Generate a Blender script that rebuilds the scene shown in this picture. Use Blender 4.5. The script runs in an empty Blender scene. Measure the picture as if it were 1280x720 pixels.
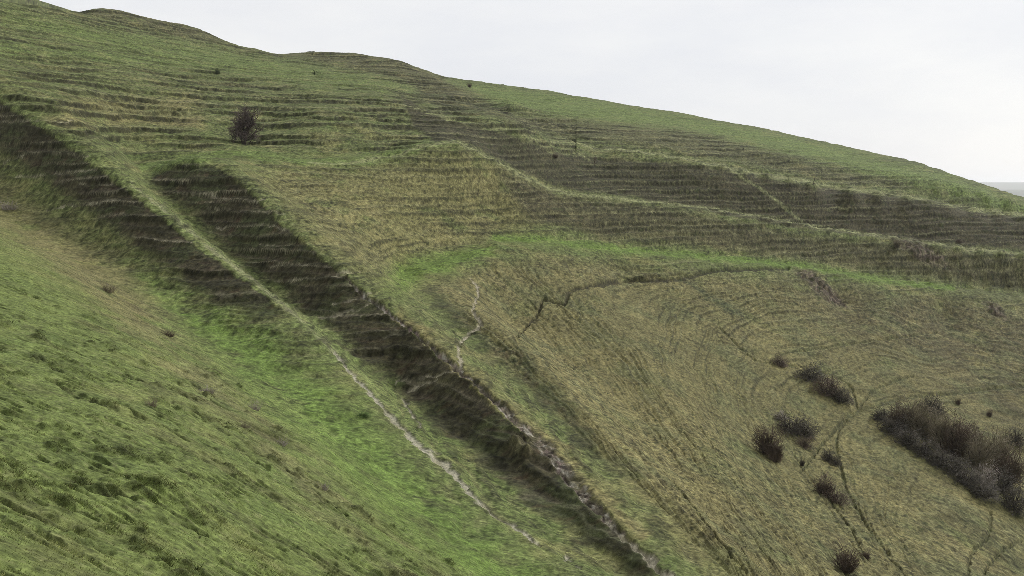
import bpy, math
import numpy as np

# ------------------------------------------------------------------ camera, sky, sun, exposure
SC = bpy.context.scene
COL = SC.collection
F = 1400.0                                   # focal length in pixels of a 1280 wide picture
PITCH = math.atan((360 - 232) / F)
cam = bpy.data.objects.new("camera", bpy.data.cameras.new("camera"))
cam.data.sensor_width = 36.0
cam.data.lens = 36.0 * F / 1280.0
cam.data.clip_start = 0.1
cam.data.clip_end = 40000
cam.rotation_euler = (math.radians(90) - PITCH, 0, 0)
COL.objects.link(cam)
SC.camera = cam

SUN_EL, SUN_AZ = math.radians(32), math.radians(48)     # azimuth measured to the right of the view direction
SKY_WHITE = 0.80
world = bpy.data.worlds.new("World")
SC.world = world
world.use_nodes = True
nt = world.node_tree
nt.nodes.clear()
N = nt.nodes.new
L = nt.links.new
out = N("ShaderNodeOutputWorld")
bg = N("ShaderNodeBackground")
sky = N("ShaderNodeTexSky")
sky.sky_type = 'NISHITA'
sky.sun_disc = False
sky.sun_elevation = SUN_EL
sky.sun_rotation = SUN_AZ
tc = N("ShaderNodeTexCoord")
mp = N("ShaderNodeMapping")
mp.inputs["Scale"].default_value = (1.0, 1.0, 3.2)
no = N("ShaderNodeTexNoise")
no.inputs["Scale"].default_value = 2.6
no.inputs["Detail"].default_value = 6
no.inputs["Roughness"].default_value = 0.55
cr = N("ShaderNodeValToRGB")
cr.color_ramp.elements[0].position = 0.36
cr.color_ramp.elements[0].color = (8.3, 8.42, 8.85, 1)
cr.color_ramp.elements[1].position = 0.60
cr.color_ramp.elements[1].color = (9.5, 9.48, 9.46, 1)
mx = N("ShaderNodeMix")
mx.data_type = 'RGBA'
mx.inputs[0].default_value = 0.93            # a thick, nearly closed cloud deck over the blue
L(tc.outputs["Generated"], mp.inputs[0])
L(mp.outputs[0], no.inputs["Vector"])
L(no.outputs["Fac"], cr.inputs[0])
L(sky.outputs[0], mx.inputs[6])
L(cr.outputs[0], mx.inputs[7])
L(mx.outputs[2], bg.inputs[0])
bg.inputs[1].default_value = 0.1
L(bg.outputs[0], out.inputs[0])

sun = bpy.data.objects.new("sun", bpy.data.lights.new("sun", 'SUN'))
sun.data.energy = 3.0
sun.data.angle = math.radians(10)
sun.data.color = (1.0, 0.96, 0.9)
sun.rotation_euler = (math.radians(90) - SUN_EL, 0, math.pi - SUN_AZ)
COL.objects.link(sun)

SC.view_settings.view_transform = 'Standard'
SC.view_settings.look = 'None'
SC.view_settings.exposure = 0.0
SC.view_settings.gamma = 1.0
SC.view_settings.use_curve_mapping = False
SC.cycles.max_bounces = 4
SC.cycles.diffuse_bounces = 2
SC.cycles.volume_bounces = 1
SC.cycles.use_denoising = True
SC.cycles.denoising_prefilter = 'NONE'
SC.cycles.pixel_filter_type = 'BLACKMAN_HARRIS'
SC.cycles.filter_width = 0.6

rng = np.random.default_rng(7)

# ------------------------------------------------------------------ helpers
def ss(a, b, x):
    t = np.clip((x - a) / (b - a), 0, 1)
    return t * t * (3 - 2 * t)

_perm = np.random.default_rng(3).permutation(4096).astype(np.int32)
_ga = np.random.default_rng(4).uniform(0, 2 * np.pi, 4096)
_gx, _gy = np.cos(_ga).astype(np.float32), np.sin(_ga).astype(np.float32)

def gnoise(x, y, seed=0):
    """gradient noise, about -0.7 .. 0.7"""
    x = np.asarray(x, np.float32); y = np.asarray(y, np.float32)
    xi = np.floor(x); yi = np.floor(y)
    fx = x - xi; fy = y - yi
    xi = xi.astype(np.int32) + seed * 131; yi = yi.astype(np.int32) + seed * 57
    u = fx * fx * fx * (fx * (fx * 6 - 15) + 10)
    v = fy * fy * fy * (fy * (fy * 6 - 15) + 10)
    a0 = _perm[xi & 4095]; a1 = _perm[(xi + 1) & 4095]
    def g(a, dy, dx):
        h = _perm[(a + yi + dy) & 4095]
        return _gx[h] * (fx - dx) + _gy[h] * (fy - dy)
    n0 = g(a0, 0, 0) * (1 - u) + g(a1, 0, 1) * u
    n1 = g(a0, 1, 0) * (1 - u) + g(a1, 1, 1) * u
    return n0 * (1 - v) + n1 * v

def fbm(x, y, octaves=4, seed=0, rough=0.5):
    s = 0; a = 1.0
    for k in range(octaves):
        s = s + a * gnoise(x * 2 ** k + 17.3 * k, y * 2 ** k - 9.1 * k, seed + k)
        a *= rough
    return s

def pix_dir(px, py):
    """pixel (photo, 1280 wide) -> azimuth and rise over run"""
    u = (np.asarray(px, float) - 640) / F
    w = -(np.asarray(py, float) - 360) / F
    X = u
    Y = math.cos(PITCH) + w * math.sin(PITCH)
    Z = -math.sin(PITCH) + w * math.cos(PITCH)
    h = np.hypot(X, Y)
    return np.arctan2(X, Y), Z / h

def to_pix(x, y, z):
    fwd = y * math.cos(PITCH) - z * math.sin(PITCH)
    up = y * math.sin(PITCH) + z * math.cos(PITCH)
    fwd = np.where(fwd > 0.05, fwd, 0.05)
    return 640 + F * x / fwd, 360 - F * up / fwd

# ------------------------------------------------------------------ the lie of the land: ridges, ditches and slopes surveyed as lines (pixel, pixel, distance in metres)
LINES = [
 # hollow in front of the first bank
 [(-90,140,110),(0,210,95),(120,300,78),(230,380,64),(330,450,55),(450,560,42),(560,660,33.5),(630,720,30),(700,790,26)],
 # first bank, crest
 [(-90,55,119),(0,118,103.5),(80,170,92.5),(165,232,82),(250,300,72.5),(350,375,62.8),(420,445,56.3),(500,525,48),(580,605,40),(640,660,35.5),(680,690,33.5),(740,725,31),(800,780,28)],
 # ditch behind it
 [(180,226,88),(260,288,80),(340,360,70),(420,420,61),(500,475,57.5),(600,560,47.5),(700,645,39.5),(770,705,35),(830,760,31)],
 # second bank, crest
 [(188,214,92),(215,203,90),(245,200,88),(288,217,84.5),(320,244,80),(350,276,76),(390,310,71.4),(430,340,67.4),(500,400,62.2),(560,450,56.5),(620,505,50.5),(700,580,43.8),(760,645,38.3),(835,720,33.2),(900,790,29)],
 # shallow ditch and bank behind
 [(530,378,72),(560,402,68),(640,470,59.5),(740,568,48),(850,663,38.5),(920,725,34.5),(980,790,31)],
 [(560,368,76),(600,392,69.5),(680,463,60.5),(760,548,50.5),(860,640,41),(960,725,35.5)],
 # green ledge
 [(500,345,84),(560,325,91),(620,305,98),(700,305,105),(800,318,112),(900,325,118),(1000,335,124),(1100,350,130),(1180,360,135),(1280,372,142),(1390,390,150)],
 [(500,338,87),(560,318,95),(620,299,102),(700,299,108.5),(800,313,115),(900,320,121),(1000,331,127),(1100,346,133),(1180,356,138),(1280,368,145),(1390,386,153)],
 # terrace lip
 [(200,203,96),(300,198,98),(400,205,102),(450,203,105),(490,195,109),(540,180,112),(575,177,114),(640,210,117),(700,238,120),(800,249,125),(850,254,127.5),(934,266,132),(1011,280,136),(1119,296,141),(1200,307,145),(1280,316,150),(1390,332,158)],
 [(170,206,99),(240,197,101),(300,190,104),(400,194,108),(450,190,111),(490,184,114),(530,176,117)],
 [(580,187,117.5),(640,218,120.6),(700,246,123.8),(800,257,129),(850,263,131.5),(934,275,136),(1011,289,140),(1119,305,145.2),(1200,316,149.4),(1280,325,154.5)],
 [(712,182,153),(773,191,153),(850,203,154.5),(931,218,155.5),(1018,233,157.5),(1135,249,163.5),(1280,274,172)],
 [(590,178,121.5),(640,206,125.5),(700,235,130.5),(800,247,137),(900,264,140.5),(1000,281.5,144.5),(1100,295,149),(1200,306,153.5),(1280,315,158),(1390,330,164)],
 # bank above
 [(420,110,155),(487,121,143),(561,147,131.5),(621,157,132),(655,164,134),(689,188,136.5)],
 [(679,168,150),(712,174,150),(736,182,150),(773,184,150),(850,196,151),(931,211,152),(1018,227,154),(1065,236,156),(1135,243,160),(1186,253,163),(1280,268,168),(1390,288,176)],
 [(740,177,156),(850,192,158),(931,207.5,160),(1018,223.5,161),(1135,240.5,167),(1280,264,174)],
 # shoulder higher up
 [(531,98,205),(578,119,180),(601,129,175),(642,132,172)],
 [(470,108,168),(531,124,168),(578,134,160),(640,142,158)],
 # skyline
 [(-90,-22,160),(0,0,172),(40,8,178),(90,15,190),(120,11,215),(150,13,218),(190,23,222),(240,33,228),(265,43,230),(290,55,232),(345,67,236)],
 [(345,67.5,245),(390,65,246),(440,67,242),(495,74,232),(520,85,225),(550,98,214)],
 [(500,99,310),(550,98.5,300),(600,102,290),(680,113,280),(760,127,268),(850,142,258),(950,160,244),(1050,183,226),(1150,205,212),(1200,222,206),(1240,236,201),(1260,242,198),(1280,250,195),(1390,285,190)],
 # behind the skyline
 [(-90,0,200),(0,22,210),(90,35,228),(190,45,262),(345,85,280)],
 [(345,84,285),(440,86,280),(495,93,268)],
 [(500,112,370),(600,116,350),(760,142,322),(950,180,296),(1150,235,258),(1240,275,245),(1280,292,235),(1390,330,230)],
 # near slope
 [(-90,740,9),(0,720,11),(200,720,14),(400,720,19),(520,720,24)],
 [(-90,620,14),(0,600,16.5),(200,600,20),(400,630,27)],
 [(-90,520,20),(0,500,24),(200,500,31),(400,560,36)],
 [(-90,400,36),(0,400,38),(100,410,41),(200,430,45)],
 [(-90,280,62),(0,300,59),(100,345,59)],
 [(-90,900,5.2),(0,900,6.2),(400,900,10.5),(640,900,14.5),(900,900,20),(1280,900,36),(1390,900,42)],
 # combe
 [(640,400,84),(740,470,71),(820,560,57.5),(900,660,43.5),(960,720,38)],
 [(700,355,94),(740,400,86),(800,450,77.5),(860,530,66),(930,630,52),(1000,720,43.5)],
 [(780,345,106),(850,400,96),(900,460,87),(920,520,77.5),(960,600,65),(1060,720,50)],
 [(900,360,109),(960,420,101.5),(1000,480,92),(1020,560,79),(1060,640,66),(1130,720,56)],
 [(1050,380,120),(1100,440,108.5),(1120,520,92.5),(1140,600,78),(1180,680,67),(1210,720,62)],
 [(1180,400,128),(1200,460,114),(1220,540,97),(1250,620,83),(1280,700,73)],
 [(1280,420,129),(1280,480,115.5),(1280,560,99),(1290,630,87)],
 [(1390,450,128),(1390,560,106),(1390,660,91),(1390,720,83)],
 # slope between second bank and ledge
 [(340,235,88),(430,280,86),(500,300,92)],
 [(430,240,95),(520,250,101),(620,262,109)],
 # slopes up to the skyline
 [(0,85,118),(100,110,116),(165,160,109),(240,165,110),(308,173,112),(400,165,114),(460,155,120)],
 [(0,55,134),(100,80,134),(200,110,130),(308,125,131),(400,120,138)],
 [(0,25,152),(100,45,160),(200,75,158),(308,90,163),(400,97,176)],
 [(100,22,185),(200,40,200),(308,70,205),(400,80,215),(480,90,205)],
 [(600,115,225),(700,130,215),(850,157,200),(1000,185,188),(1150,217,180),(1240,243,178)],
 [(620,140,168),(720,152,172),(850,172,170),(1000,200,168),(1150,230,170),(1260,253,174)],
]

def survey():
    T, B, E = [], [], []
    for ln in LINES:
        p = np.array(ln, float)
        for k in range(len(p) - 1):
            a, b = p[k], p[k + 1]
            n = max(1, int(np.hypot(*(b[:2] - a[:2])) / 24))
            for t in np.arange(n) / n:
                q = a + (b - a) * t
                d = math.exp(math.log(a[2]) * (1 - t) + math.log(b[2]) * t)
                th, e = pix_dir(q[0], q[1])
                T.append(th); B.append(math.log(d)); E.append(e)
        th, e = pix_dir(*p[-1][:2])
        T.append(th); B.append(math.log(p[-1][2])); E.append(e)
    return np.array(T), np.array(B), np.array(E)

def rbf_fit(P, V, c, reg):
    D = np.sqrt(((P[:, None] - P[None]) ** 2).sum(-1) + c * c)
    n = len(P)
    Q = np.c_[np.ones(n), P]
    A = np.zeros((n + 3, n + 3))
    A[:n, :n] = D - reg * np.eye(n)
    A[:n, n:] = Q; A[n:, :n] = Q.T
    return P, np.linalg.solve(A, np.r_[V, np.zeros(3)]), c

def rbf_eval(m, X):
    P, w, c = m
    n = len(P)
    o = np.empty(len(X))
    for i in range(0, len(X), 20000):
        x = X[i:i + 20000]
        D = np.sqrt((x[:, :1] - P[None, :, 0]) ** 2 + (x[:, 1:] - P[None, :, 1]) ** 2 + c * c)
        o[i:i + 20000] = D @ w[:n] + w[n] + x @ w[n + 1:]
    return o

def upmat(src, dst):
    """cubic (Catmull-Rom) resampling matrix from an even grid"""
    h = src[1] - src[0]
    t = np.clip((dst - src[0]) / h, 0, len(src) - 1.0001)
    i = np.floor(t).astype(int); f = t - i
    M = np.zeros((len(dst), len(src)))
    w = [(-f + 2 * f**2 - f**3) / 2, (2 - 5 * f**2 + 3 * f**3) / 2, (f + 4 * f**2 - 3 * f**3) / 2, (-f**2 + f**3) / 2]
    for k in range(4):
        np.add.at(M, (np.arange(len(dst)), np.clip(i + k - 1, 0, len(src) - 1)), w[k])
    return M

TS = 3.0
T_, B_, E_ = survey()
model = rbf_fit(np.c_[T_ * TS, B_], E_, 0.011, 1e-5)

# grid of the ground sheet, fine where the land is in front of us
V = math.radians(25.3)
NC, NR = 1400, 1850
th_main = np.linspace(-V, V, NC)
th_side = V + np.linspace(0, 1, 61)[1:] ** 1.6 * (math.pi - V)
TH = np.r_[-th_side[::-1], th_main, th_side]
b_lo, b_hi = math.log(9.0), math.log(265.0)
r_main = np.linspace(0, 1, NR)
LB = np.r_[np.linspace(math.log(0.8), b_lo, 50)[:-1], b_lo + (b_hi - b_lo) * r_main, np.linspace(b_hi, math.log(14000.0), 160)[1:]]
i_main0, i_main1 = len(th_side), len(th_side) + NC
ct = np.linspace(-0.62, 0.62, 300)
cb = np.linspace(math.log(3.0), math.log(420.0), 620)
CT, CB = np.meshgrid(ct, cb, indexing="ij")
Ec = rbf_eval(model, np.c_[CT.ravel() * TS, CB.ravel()]).reshape(CT.shape)
E = upmat(ct, np.clip(TH, ct[0], ct[-1])) @ Ec @ upmat(cb, np.clip(LB, cb[0], cb[-1])).T
Dg = np.exp(LB)[None, :] + 0 * TH[:, None]
THg = TH[:, None] + 0 * Dg
Z = E * Dg
# outside the picture: one plain hillside, high on the left and low on the right
tilt = np.cos(THg - math.radians(80))
zs = -1.7 - 26 * np.tanh(0.42 * Dg / 26) * tilt
zs = np.where(tilt > 0, zs, -1.7 - 45 * np.tanh(0.3 * Dg / 45) * tilt)
w_side = ss(math.radians(28), math.radians(50), np.abs(THg))
w_near = 1 - ss(math.log(3.5), math.log(6.5), np.log(Dg))
ws = np.maximum(w_side, w_near)
Z = Z * (1 - ws) + zs * ws
X = Dg * np.sin(THg); Y = Dg * np.cos(THg)
hills = 62 * ss(3500, 6500, Dg) * (0.9 + 0.5 * fbm(X / 2600, Y / 2600, 4, 60)) + 48 * ss(7500, 11000, Dg) * (0.8 + 0.6 * fbm(X / 3000, Y / 3000, 4, 61))
zfar = -75 + hills + 5 * fbm(X / 500, Y / 500, 3, 62)
wf = ss(math.log(300), math.log(1100), np.log(Dg))
Z = Z * (1 - wf) + zfar * wf

# ------------------------------------------------------------------ masks: where each kind of ground lies
PX, PY = to_pix(X, Y, Z)
inview = (np.abs(THg) < V + 0.02) & (Dg > 7) & (Dg < 320)
ppm = F / Dg                                        # picture pixels per metre there
wx = fbm(X / 2.2, Y / 2.2, 4, 10) * np.where(Dg > 100, .32, .55)
wy = fbm(X / 2.2, Y / 2.2, 4, 20) * np.where(Dg > 100, .32, .55)
WX = PX + wx * ppm; WY = PY + wy * ppm
wx2 = fbm(X / .7, Y / .7, 3, 15) * 0.28; wy2 = fbm(X / .7, Y / .7, 3, 25) * 0.28
NX_, NY_ = PX + .55 * wx2 * ppm, PY + .55 * wy2 * ppm           # finer, smaller wobble for paths

def stroke(pts, widths, soft=None, fine=False):
    """1 on a line, falling to 0 at the given half widths (picture pixels at the line); also the place along it"""
    ax, ay = (NX_, NY_) if fine else (WX, WY)
    p = np.array(pts, float)
    if fine and len(p) > 2:
        n = len(p); tt = np.linspace(0, n - 1, (n - 1) * 5 + 1)
        i = np.minimum(tt.astype(int), n - 2); f = (tt - i)[:, None]
        p0, p1, p2, p3 = p[np.maximum(i - 1, 0)], p[i], p[i + 1], p[np.minimum(i + 2, n - 1)]
        p = .5 * (2 * p1 + (p2 - p0) * f + (2 * p0 - 5 * p1 + 4 * p2 - p3) * f ** 2 + (3 * p1 - p0 - 3 * p2 + p3) * f ** 3)
    w = np.interp(np.arange(len(p)), np.linspace(0, len(p) - 1, len(np.atleast_1d(widths))), np.atleast_1d(widths))
    m = np.zeros(X.shape, np.float32)
    wm = w.max() * 2.2 + 6
    sel = inview & (PX > p[:, 0].min() - wm) & (PX < p[:, 0].max() + wm) & (PY > p[:, 1].min() - wm) & (PY < p[:, 1].max() + wm)
    x, y = ax[sel], ay[sel]
    best = np.zeros(x.shape)
    for k in range(len(p) - 1):
        a, b = p[k], p[k + 1]
        d = b - a
        t = np.clip(((x - a[0]) * d[0] + (y - a[1]) * d[1]) / (d @ d), 0, 1)
        r = np.hypot(x - a[0] - t * d[0], y - a[1] - t * d[1]) / (w[k] + (w[k + 1] - w[k]) * t)
        best = np.maximum(best, np.exp(-r ** 2 * 1.2) if soft is None else 1 - ss(1 - soft, 1 + soft, r))
    m[sel] = best
    return m

def region(pts, soft):
    p = np.array(pts, float)
    m = np.zeros(X.shape, np.float32)
    s = soft * 1.5
    sel = inview & (PX > p[:, 0].min() - s - 25) & (PX < p[:, 0].max() + s + 25) & (PY > p[:, 1].min() - s - 25) & (PY < p[:, 1].max() + s + 25)
    x, y = WX[sel], WY[sel]
    ins = np.zeros(x.shape, bool); dist = np.full(x.shape, 1e9)
    for k in range(len(p)):
        a, b = p[k - 1], p[k]
        d = b - a
        t = np.clip(((x - a[0]) * d[0] + (y - a[1]) * d[1]) / max(d @ d, 1e-9), 0, 1)
        dist = np.minimum(dist, np.hypot(x - a[0] - t * d[0], y - a[1] - t * d[1]))
        c = (a[1] > y) != (b[1] > y)
        xi = a[0] + (y - a[1]) * (b[0] - a[0]) / np.where(abs(b[1] - a[1]) < 1e-9, 1e-9, b[1] - a[1])
        ins ^= c & (x < xi)
    m[sel] = ss(-soft, soft, np.where(ins, dist, -dist))
    return m

def under(xs, ys):
    return ss(-1.5, 2.5, NY_ - np.interp(NX_, xs, ys)) * inview
crest1_y = under([-40,0,80,165,250,350], [100,126,179,242,311,384])
crest2_y = under([180,190,203,220,245,266,288,320,350,390,430,500,560,620,700,760,835], [240,222,212,205,202,207,219,246,279,313,345,404,455,512,584,650,724])
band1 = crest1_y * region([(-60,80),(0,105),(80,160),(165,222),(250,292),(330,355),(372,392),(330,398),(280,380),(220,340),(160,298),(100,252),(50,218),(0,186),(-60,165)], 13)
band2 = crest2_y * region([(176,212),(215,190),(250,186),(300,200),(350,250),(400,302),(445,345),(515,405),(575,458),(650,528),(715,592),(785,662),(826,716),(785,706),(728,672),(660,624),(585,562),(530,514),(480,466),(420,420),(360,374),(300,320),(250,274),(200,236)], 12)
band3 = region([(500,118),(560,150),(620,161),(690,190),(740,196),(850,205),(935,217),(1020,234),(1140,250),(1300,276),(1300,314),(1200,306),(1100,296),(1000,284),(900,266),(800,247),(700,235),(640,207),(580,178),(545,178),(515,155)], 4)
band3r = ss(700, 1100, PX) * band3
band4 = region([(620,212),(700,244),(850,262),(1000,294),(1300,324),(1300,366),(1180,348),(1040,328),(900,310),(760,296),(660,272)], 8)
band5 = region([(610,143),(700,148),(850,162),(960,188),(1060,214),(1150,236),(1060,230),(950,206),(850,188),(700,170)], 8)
low_right = region([(980,345),(1100,362),(1300,385),(1300,560),(1180,470),(1050,410)], 40)
hump = np.maximum(region([(95,16),(120,9),(160,11),(240,30),(300,58),(230,45),(160,28)], 5), region([(340,68),(390,62),(450,65),(500,72),(560,100),(620,130),(560,120),(500,100),(430,82)], 6))
shoulder = region([(520,95),(560,108),(600,130),(650,134),(690,142),(610,140),(550,132),(520,118)], 5)
straw = region([(300,215),(450,212),(570,188),(650,222),(720,262),(640,292),(520,325),(620,395),(720,400),(800,440),(870,480),(890,560),(950,650),(1005,720),(880,720),(700,495),(560,375),(430,328),(350,250)], 24)
straw_a = np.maximum.reduce([stroke([(500,395),(580,468),(660,532),(740,606),(800,668)], [10, 14, 14, 12, 8]) * 1.3, stroke([(650,450),(730,520),(800,600),(870,680),(920,730)], [10, 14, 16, 16]) * .8, stroke([(90,135),(240,128)], 14), stroke([(60,150),(140,150),(250,150)], 10), stroke([(-20,250),(60,300),(120,345),(170,390)], [30, 26, 22])])
dead = stroke([(-30,230),(40,285),(110,340),(190,410),(250,475),(300,525),(360,570),(430,640),(480,690),(560,760)], [34, 34, 36, 26, 24, 20])
lush = np.maximum.reduce([stroke([(230,392),(300,430),(380,495),(450,560),(510,615),(570,670),(650,740)], [16, 40, 46, 44, 42, 40]),
                          stroke([(180,352),(240,392)], [10, 18]) * .6])
green_t = np.maximum(stroke([(505,345),(530,335),(570,325),(612,311)], [22, 16, 12, 8]), stroke([(620,297),(680,299),(760,310),(850,318),(940,326),(1020,335),(1100,350),(1190,360)], [6, 6, 6, 5, 5, 6, 4]))
terrace = np.maximum(stroke([(180,210),(240,199),(300,193),(390,202),(450,203),(480,196),(525,184)], [7, 6, 5, 5, 7, 7, 5]), stroke([(455,203),(490,192),(530,180),(575,178)], [3, 4, 4, 3]))
top_green = np.maximum.reduce([region([(560,100),(680,112),(850,143),(1050,184),(1200,223),(1290,258),(1290,272),(1150,232),(1000,195),(850,162),(700,147),(640,135)], 10),
                               region([(0,10),(120,35),(280,62),(350,75),(480,98),(520,112),(430,112),(330,95),(160,65),(0,30)], 12) * .8,
                               stroke([(0,60),(150,72),(280,82),(400,105)], 9) * .7])
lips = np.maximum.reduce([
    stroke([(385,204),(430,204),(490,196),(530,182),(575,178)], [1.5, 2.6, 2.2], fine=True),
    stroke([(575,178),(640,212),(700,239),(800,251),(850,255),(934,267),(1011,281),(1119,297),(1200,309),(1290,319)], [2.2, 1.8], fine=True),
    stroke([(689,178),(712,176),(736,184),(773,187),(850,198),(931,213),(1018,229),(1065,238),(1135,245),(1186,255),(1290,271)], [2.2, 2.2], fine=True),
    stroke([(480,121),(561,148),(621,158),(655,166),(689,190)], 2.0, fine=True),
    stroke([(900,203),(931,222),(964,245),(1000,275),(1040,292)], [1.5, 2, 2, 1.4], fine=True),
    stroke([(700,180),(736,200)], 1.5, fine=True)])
crest1 = stroke([(-30,105),(0,122),(80,174),(165,235),(250,302),(350,374),(430,445),(500,515)], [7, 8, 9, 8, 9, 11, 13], None)
crest2 = stroke([(290,208),(340,256),(390,306),(430,340)], [7, 5, 5])
green_s = stroke([(560,385),(640,455),(740,560),(850,655),(930,730)], [8, 14, 14, 14, 12])
ledge_dark = stroke([(545,372),(600,418),(650,455),(700,508),(745,562)], [7, 13, 17, 15, 9])
ditch2 = stroke([(340,372),(420,432),(500,495),(600,585),(690,660),(780,725)], [8, 14, 18, 22, 24, 24])

# chalk paths, scars and animal tracks
path_a = np.maximum.reduce([
    stroke([(418,440),(455,483),(490,520),(520,552),(550,574),(575,600),(595,622),(622,642),(650,662),(674,683)], [1.9, 2.2, 2.6, 2.9, 3.2, 3.8, 3.0, 2.9, 3.3, 2.2], .45, True),
    stroke([(503,498),(515,517),(528,538)], [2, 1.6], .45, True), stroke([(706,699),(724,709)], [2.6, 1.6], .45, True)])
path_b = stroke([(165,229),(200,258),(250,299),(300,338),(345,372),(385,408),(420,441)], [2.2, 2.6, 3.0, 3.2, 3.2, 2.8], None, True)
path_c = stroke([(588,347),(598,364),(591,388),(601,403),(578,425),(573,441),(578,455),(568,460)], [1.0, 1.4, 1.6, 1.8, 2.0, 2.2, 2.2, 1.6], .45, True)
scar_shape = [(432,344),(455,368),(500,400),(540,433),(572,460),(600,485),(630,510),(655,533),(690,568),(720,603),(750,640),(775,664),(800,688),(838,722)]
scar = stroke(scar_shape, [1.3, 1.9, 2.4, 2.8, 3, 3.2, 4.2, 5.8, 6.8, 7.2, 6, 4.6, 3.6, 3.6], .45, True)
scar_tail = stroke([(755,648),(775,666),(800,690),(838,722),(860,745)], [2.5, 4.5, 4.5, 4.5], .45, True)
cross = np.zeros(X.shape, np.float32)
for ln in ([(259,260),(310,262),(356,267)], [(326,302),(350,304),(373,305)], [(302,331),(345,332),(386,329)], [(343,351),(390,349),(432,343)], [(400,398),(430,389)],
           [(420,341),(450,336)], [(418,378),(464,367)], [(418,394),(474,376)], [(474,423),(512,412)], [(505,474),(540,468),(577,458)], [(512,486),(545,473)], [(495,478),(530,473)],
           [(5,203),(50,190),(110,196)], [(20,222),(70,215),(120,210)], [(60,262),(110,255),(150,247)], [(100,228),(140,226)], [(90,150),(0,150)], [(240,240),(290,246),(330,250)], [(270,285),(330,280),(360,286)]):
    cross = np.maximum(cross, stroke(ln, 1.1, .6, True))
crack = stroke([(648,418),(672,392),(679,374),(705,378),(712,364),(742,356),(776,351),(850,347),(900,338),(985,335)], [1.6, 1.8, 2.2, 2.4, 2.4, 2.2, 1.8], .6, True)
trails = np.zeros(X.shape, np.float32)
for ln, w in (([(1060,520),(1090,507),(1130,497),(1200,490),(1290,481)], 1.8), ([(1062,516),(1046,545),(1050,580),(1062,620),(1090,665),(1135,725)], 1.7),
              ([(1000,590),(1040,540),(1062,518)], 1.6), ([(985,455),(1020,462),(1060,480),(1072,512)], 1.2), ([(1072,512),(1095,485),(1140,470)], 1.4), ([(1238,640),(1235,670),(1215,690),(1210,720)], 1.8),
              ([(1290,670),(1250,690),(1230,715)], 1.6), ([(900,410),(950,452),(985,440),(1060,430),(1170,415)], 1.2),  ([(840,600),(880,650),(930,715)], 1.4), ([(1030,590),(1035,620),(1065,665),(1085,700)], 1.1)):
    trails = np.maximum(trails, stroke(ln, w, .6, True))
ruts = np.zeros(X.shape, np.float32)
for ln, w in (([(60,468),(77,480),(124,508),(161,526),(188,544),(235,565),(302,601),(336,619),(369,636),(420,660)], 2.6), ([(101,480),(141,500),(181,523),(222,545),(262,572)], 1.8),
              ([(-10,534),(34,561),(67,582),(100,603),(144,622),(208,651),(250,668)], 2.6), ([(150,460),(200,492),(260,530),(320,575),(400,632)], 1.4), ([(230,470),(290,520),(360,585),(440,650)], 1.3),
              ([(-10,610),(60,650),(140,690)], 3.0), ([(170,590),(260,635),(360,690)], 1.8), ([(0,430),(50,452),(100,480)], 1.8)):
    ruts = np.maximum(ruts, stroke(ln, w, .7, True))
broken = ss(-.15, .2, fbm(X / 1.1, Y / 1.1, 3, 33))
ruts *= broken
scar_far = np.maximum.reduce([region([(1115,298),(1150,302),(1178,318),(1190,336),(1165,330),(1140,318)], 5), region([(990,335),(1015,338),(1040,362),(1062,386),(1040,378),(1010,355)], 4), region([(1230,378),(1250,384),(1258,400),(1240,392)], 4)])

# ------------------------------------------------------------------ relief: hummocks, sheep terraces, worn paths
# ground distance measured along the slope, so tufts stay as long on steep banks as on the flat
XN = X - .4 * Z
YN = (Y + 1.1 * Z) * .62
facing = np.gradient(Z, axis=1) / np.gradient(Dg, axis=1)
facing = ss(-.06, .26, facing + .10 * fbm(X / 6, Y / 6, 2, 150))        # land that rises away from us
def tuft(sx, sy, octaves=3, seed=0, rough=.5):
    return fbm(X / sx, Y * .85 / sy, octaves, seed, rough) * (1 - facing) + fbm(XN / sx, YN / sy, octaves, seed, rough) * facing
n_big = fbm(X / 9, Y / 9, 3, 1)
n_mid = fbm(X / 2.4, Y / 2.4, 3, 2)
n_sml = tuft(.22, .22, 3, 6) * .5 * (1 - ss(22, 45, Dg)) + tuft(.6, .6, 3, 3) * ss(22, 45, Dg)
slope_near = ss(-40, 40, 345 + .62 * PX - PY) * -1 + 1
left = ss(0, 60, PY - (205 + .78 * PX)) * inview               # the slope we look along
near_w = inview.astype(np.float32)
Zb = Z.copy()

def steps(q, tread):
    s = q - np.floor(q)
    g = ss(tread, 1.0, s)
    return g - s, 1 - ss(tread * .7, tread * 1.15, s) * (1 - ss(.93, 1.0, s)), s

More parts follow.
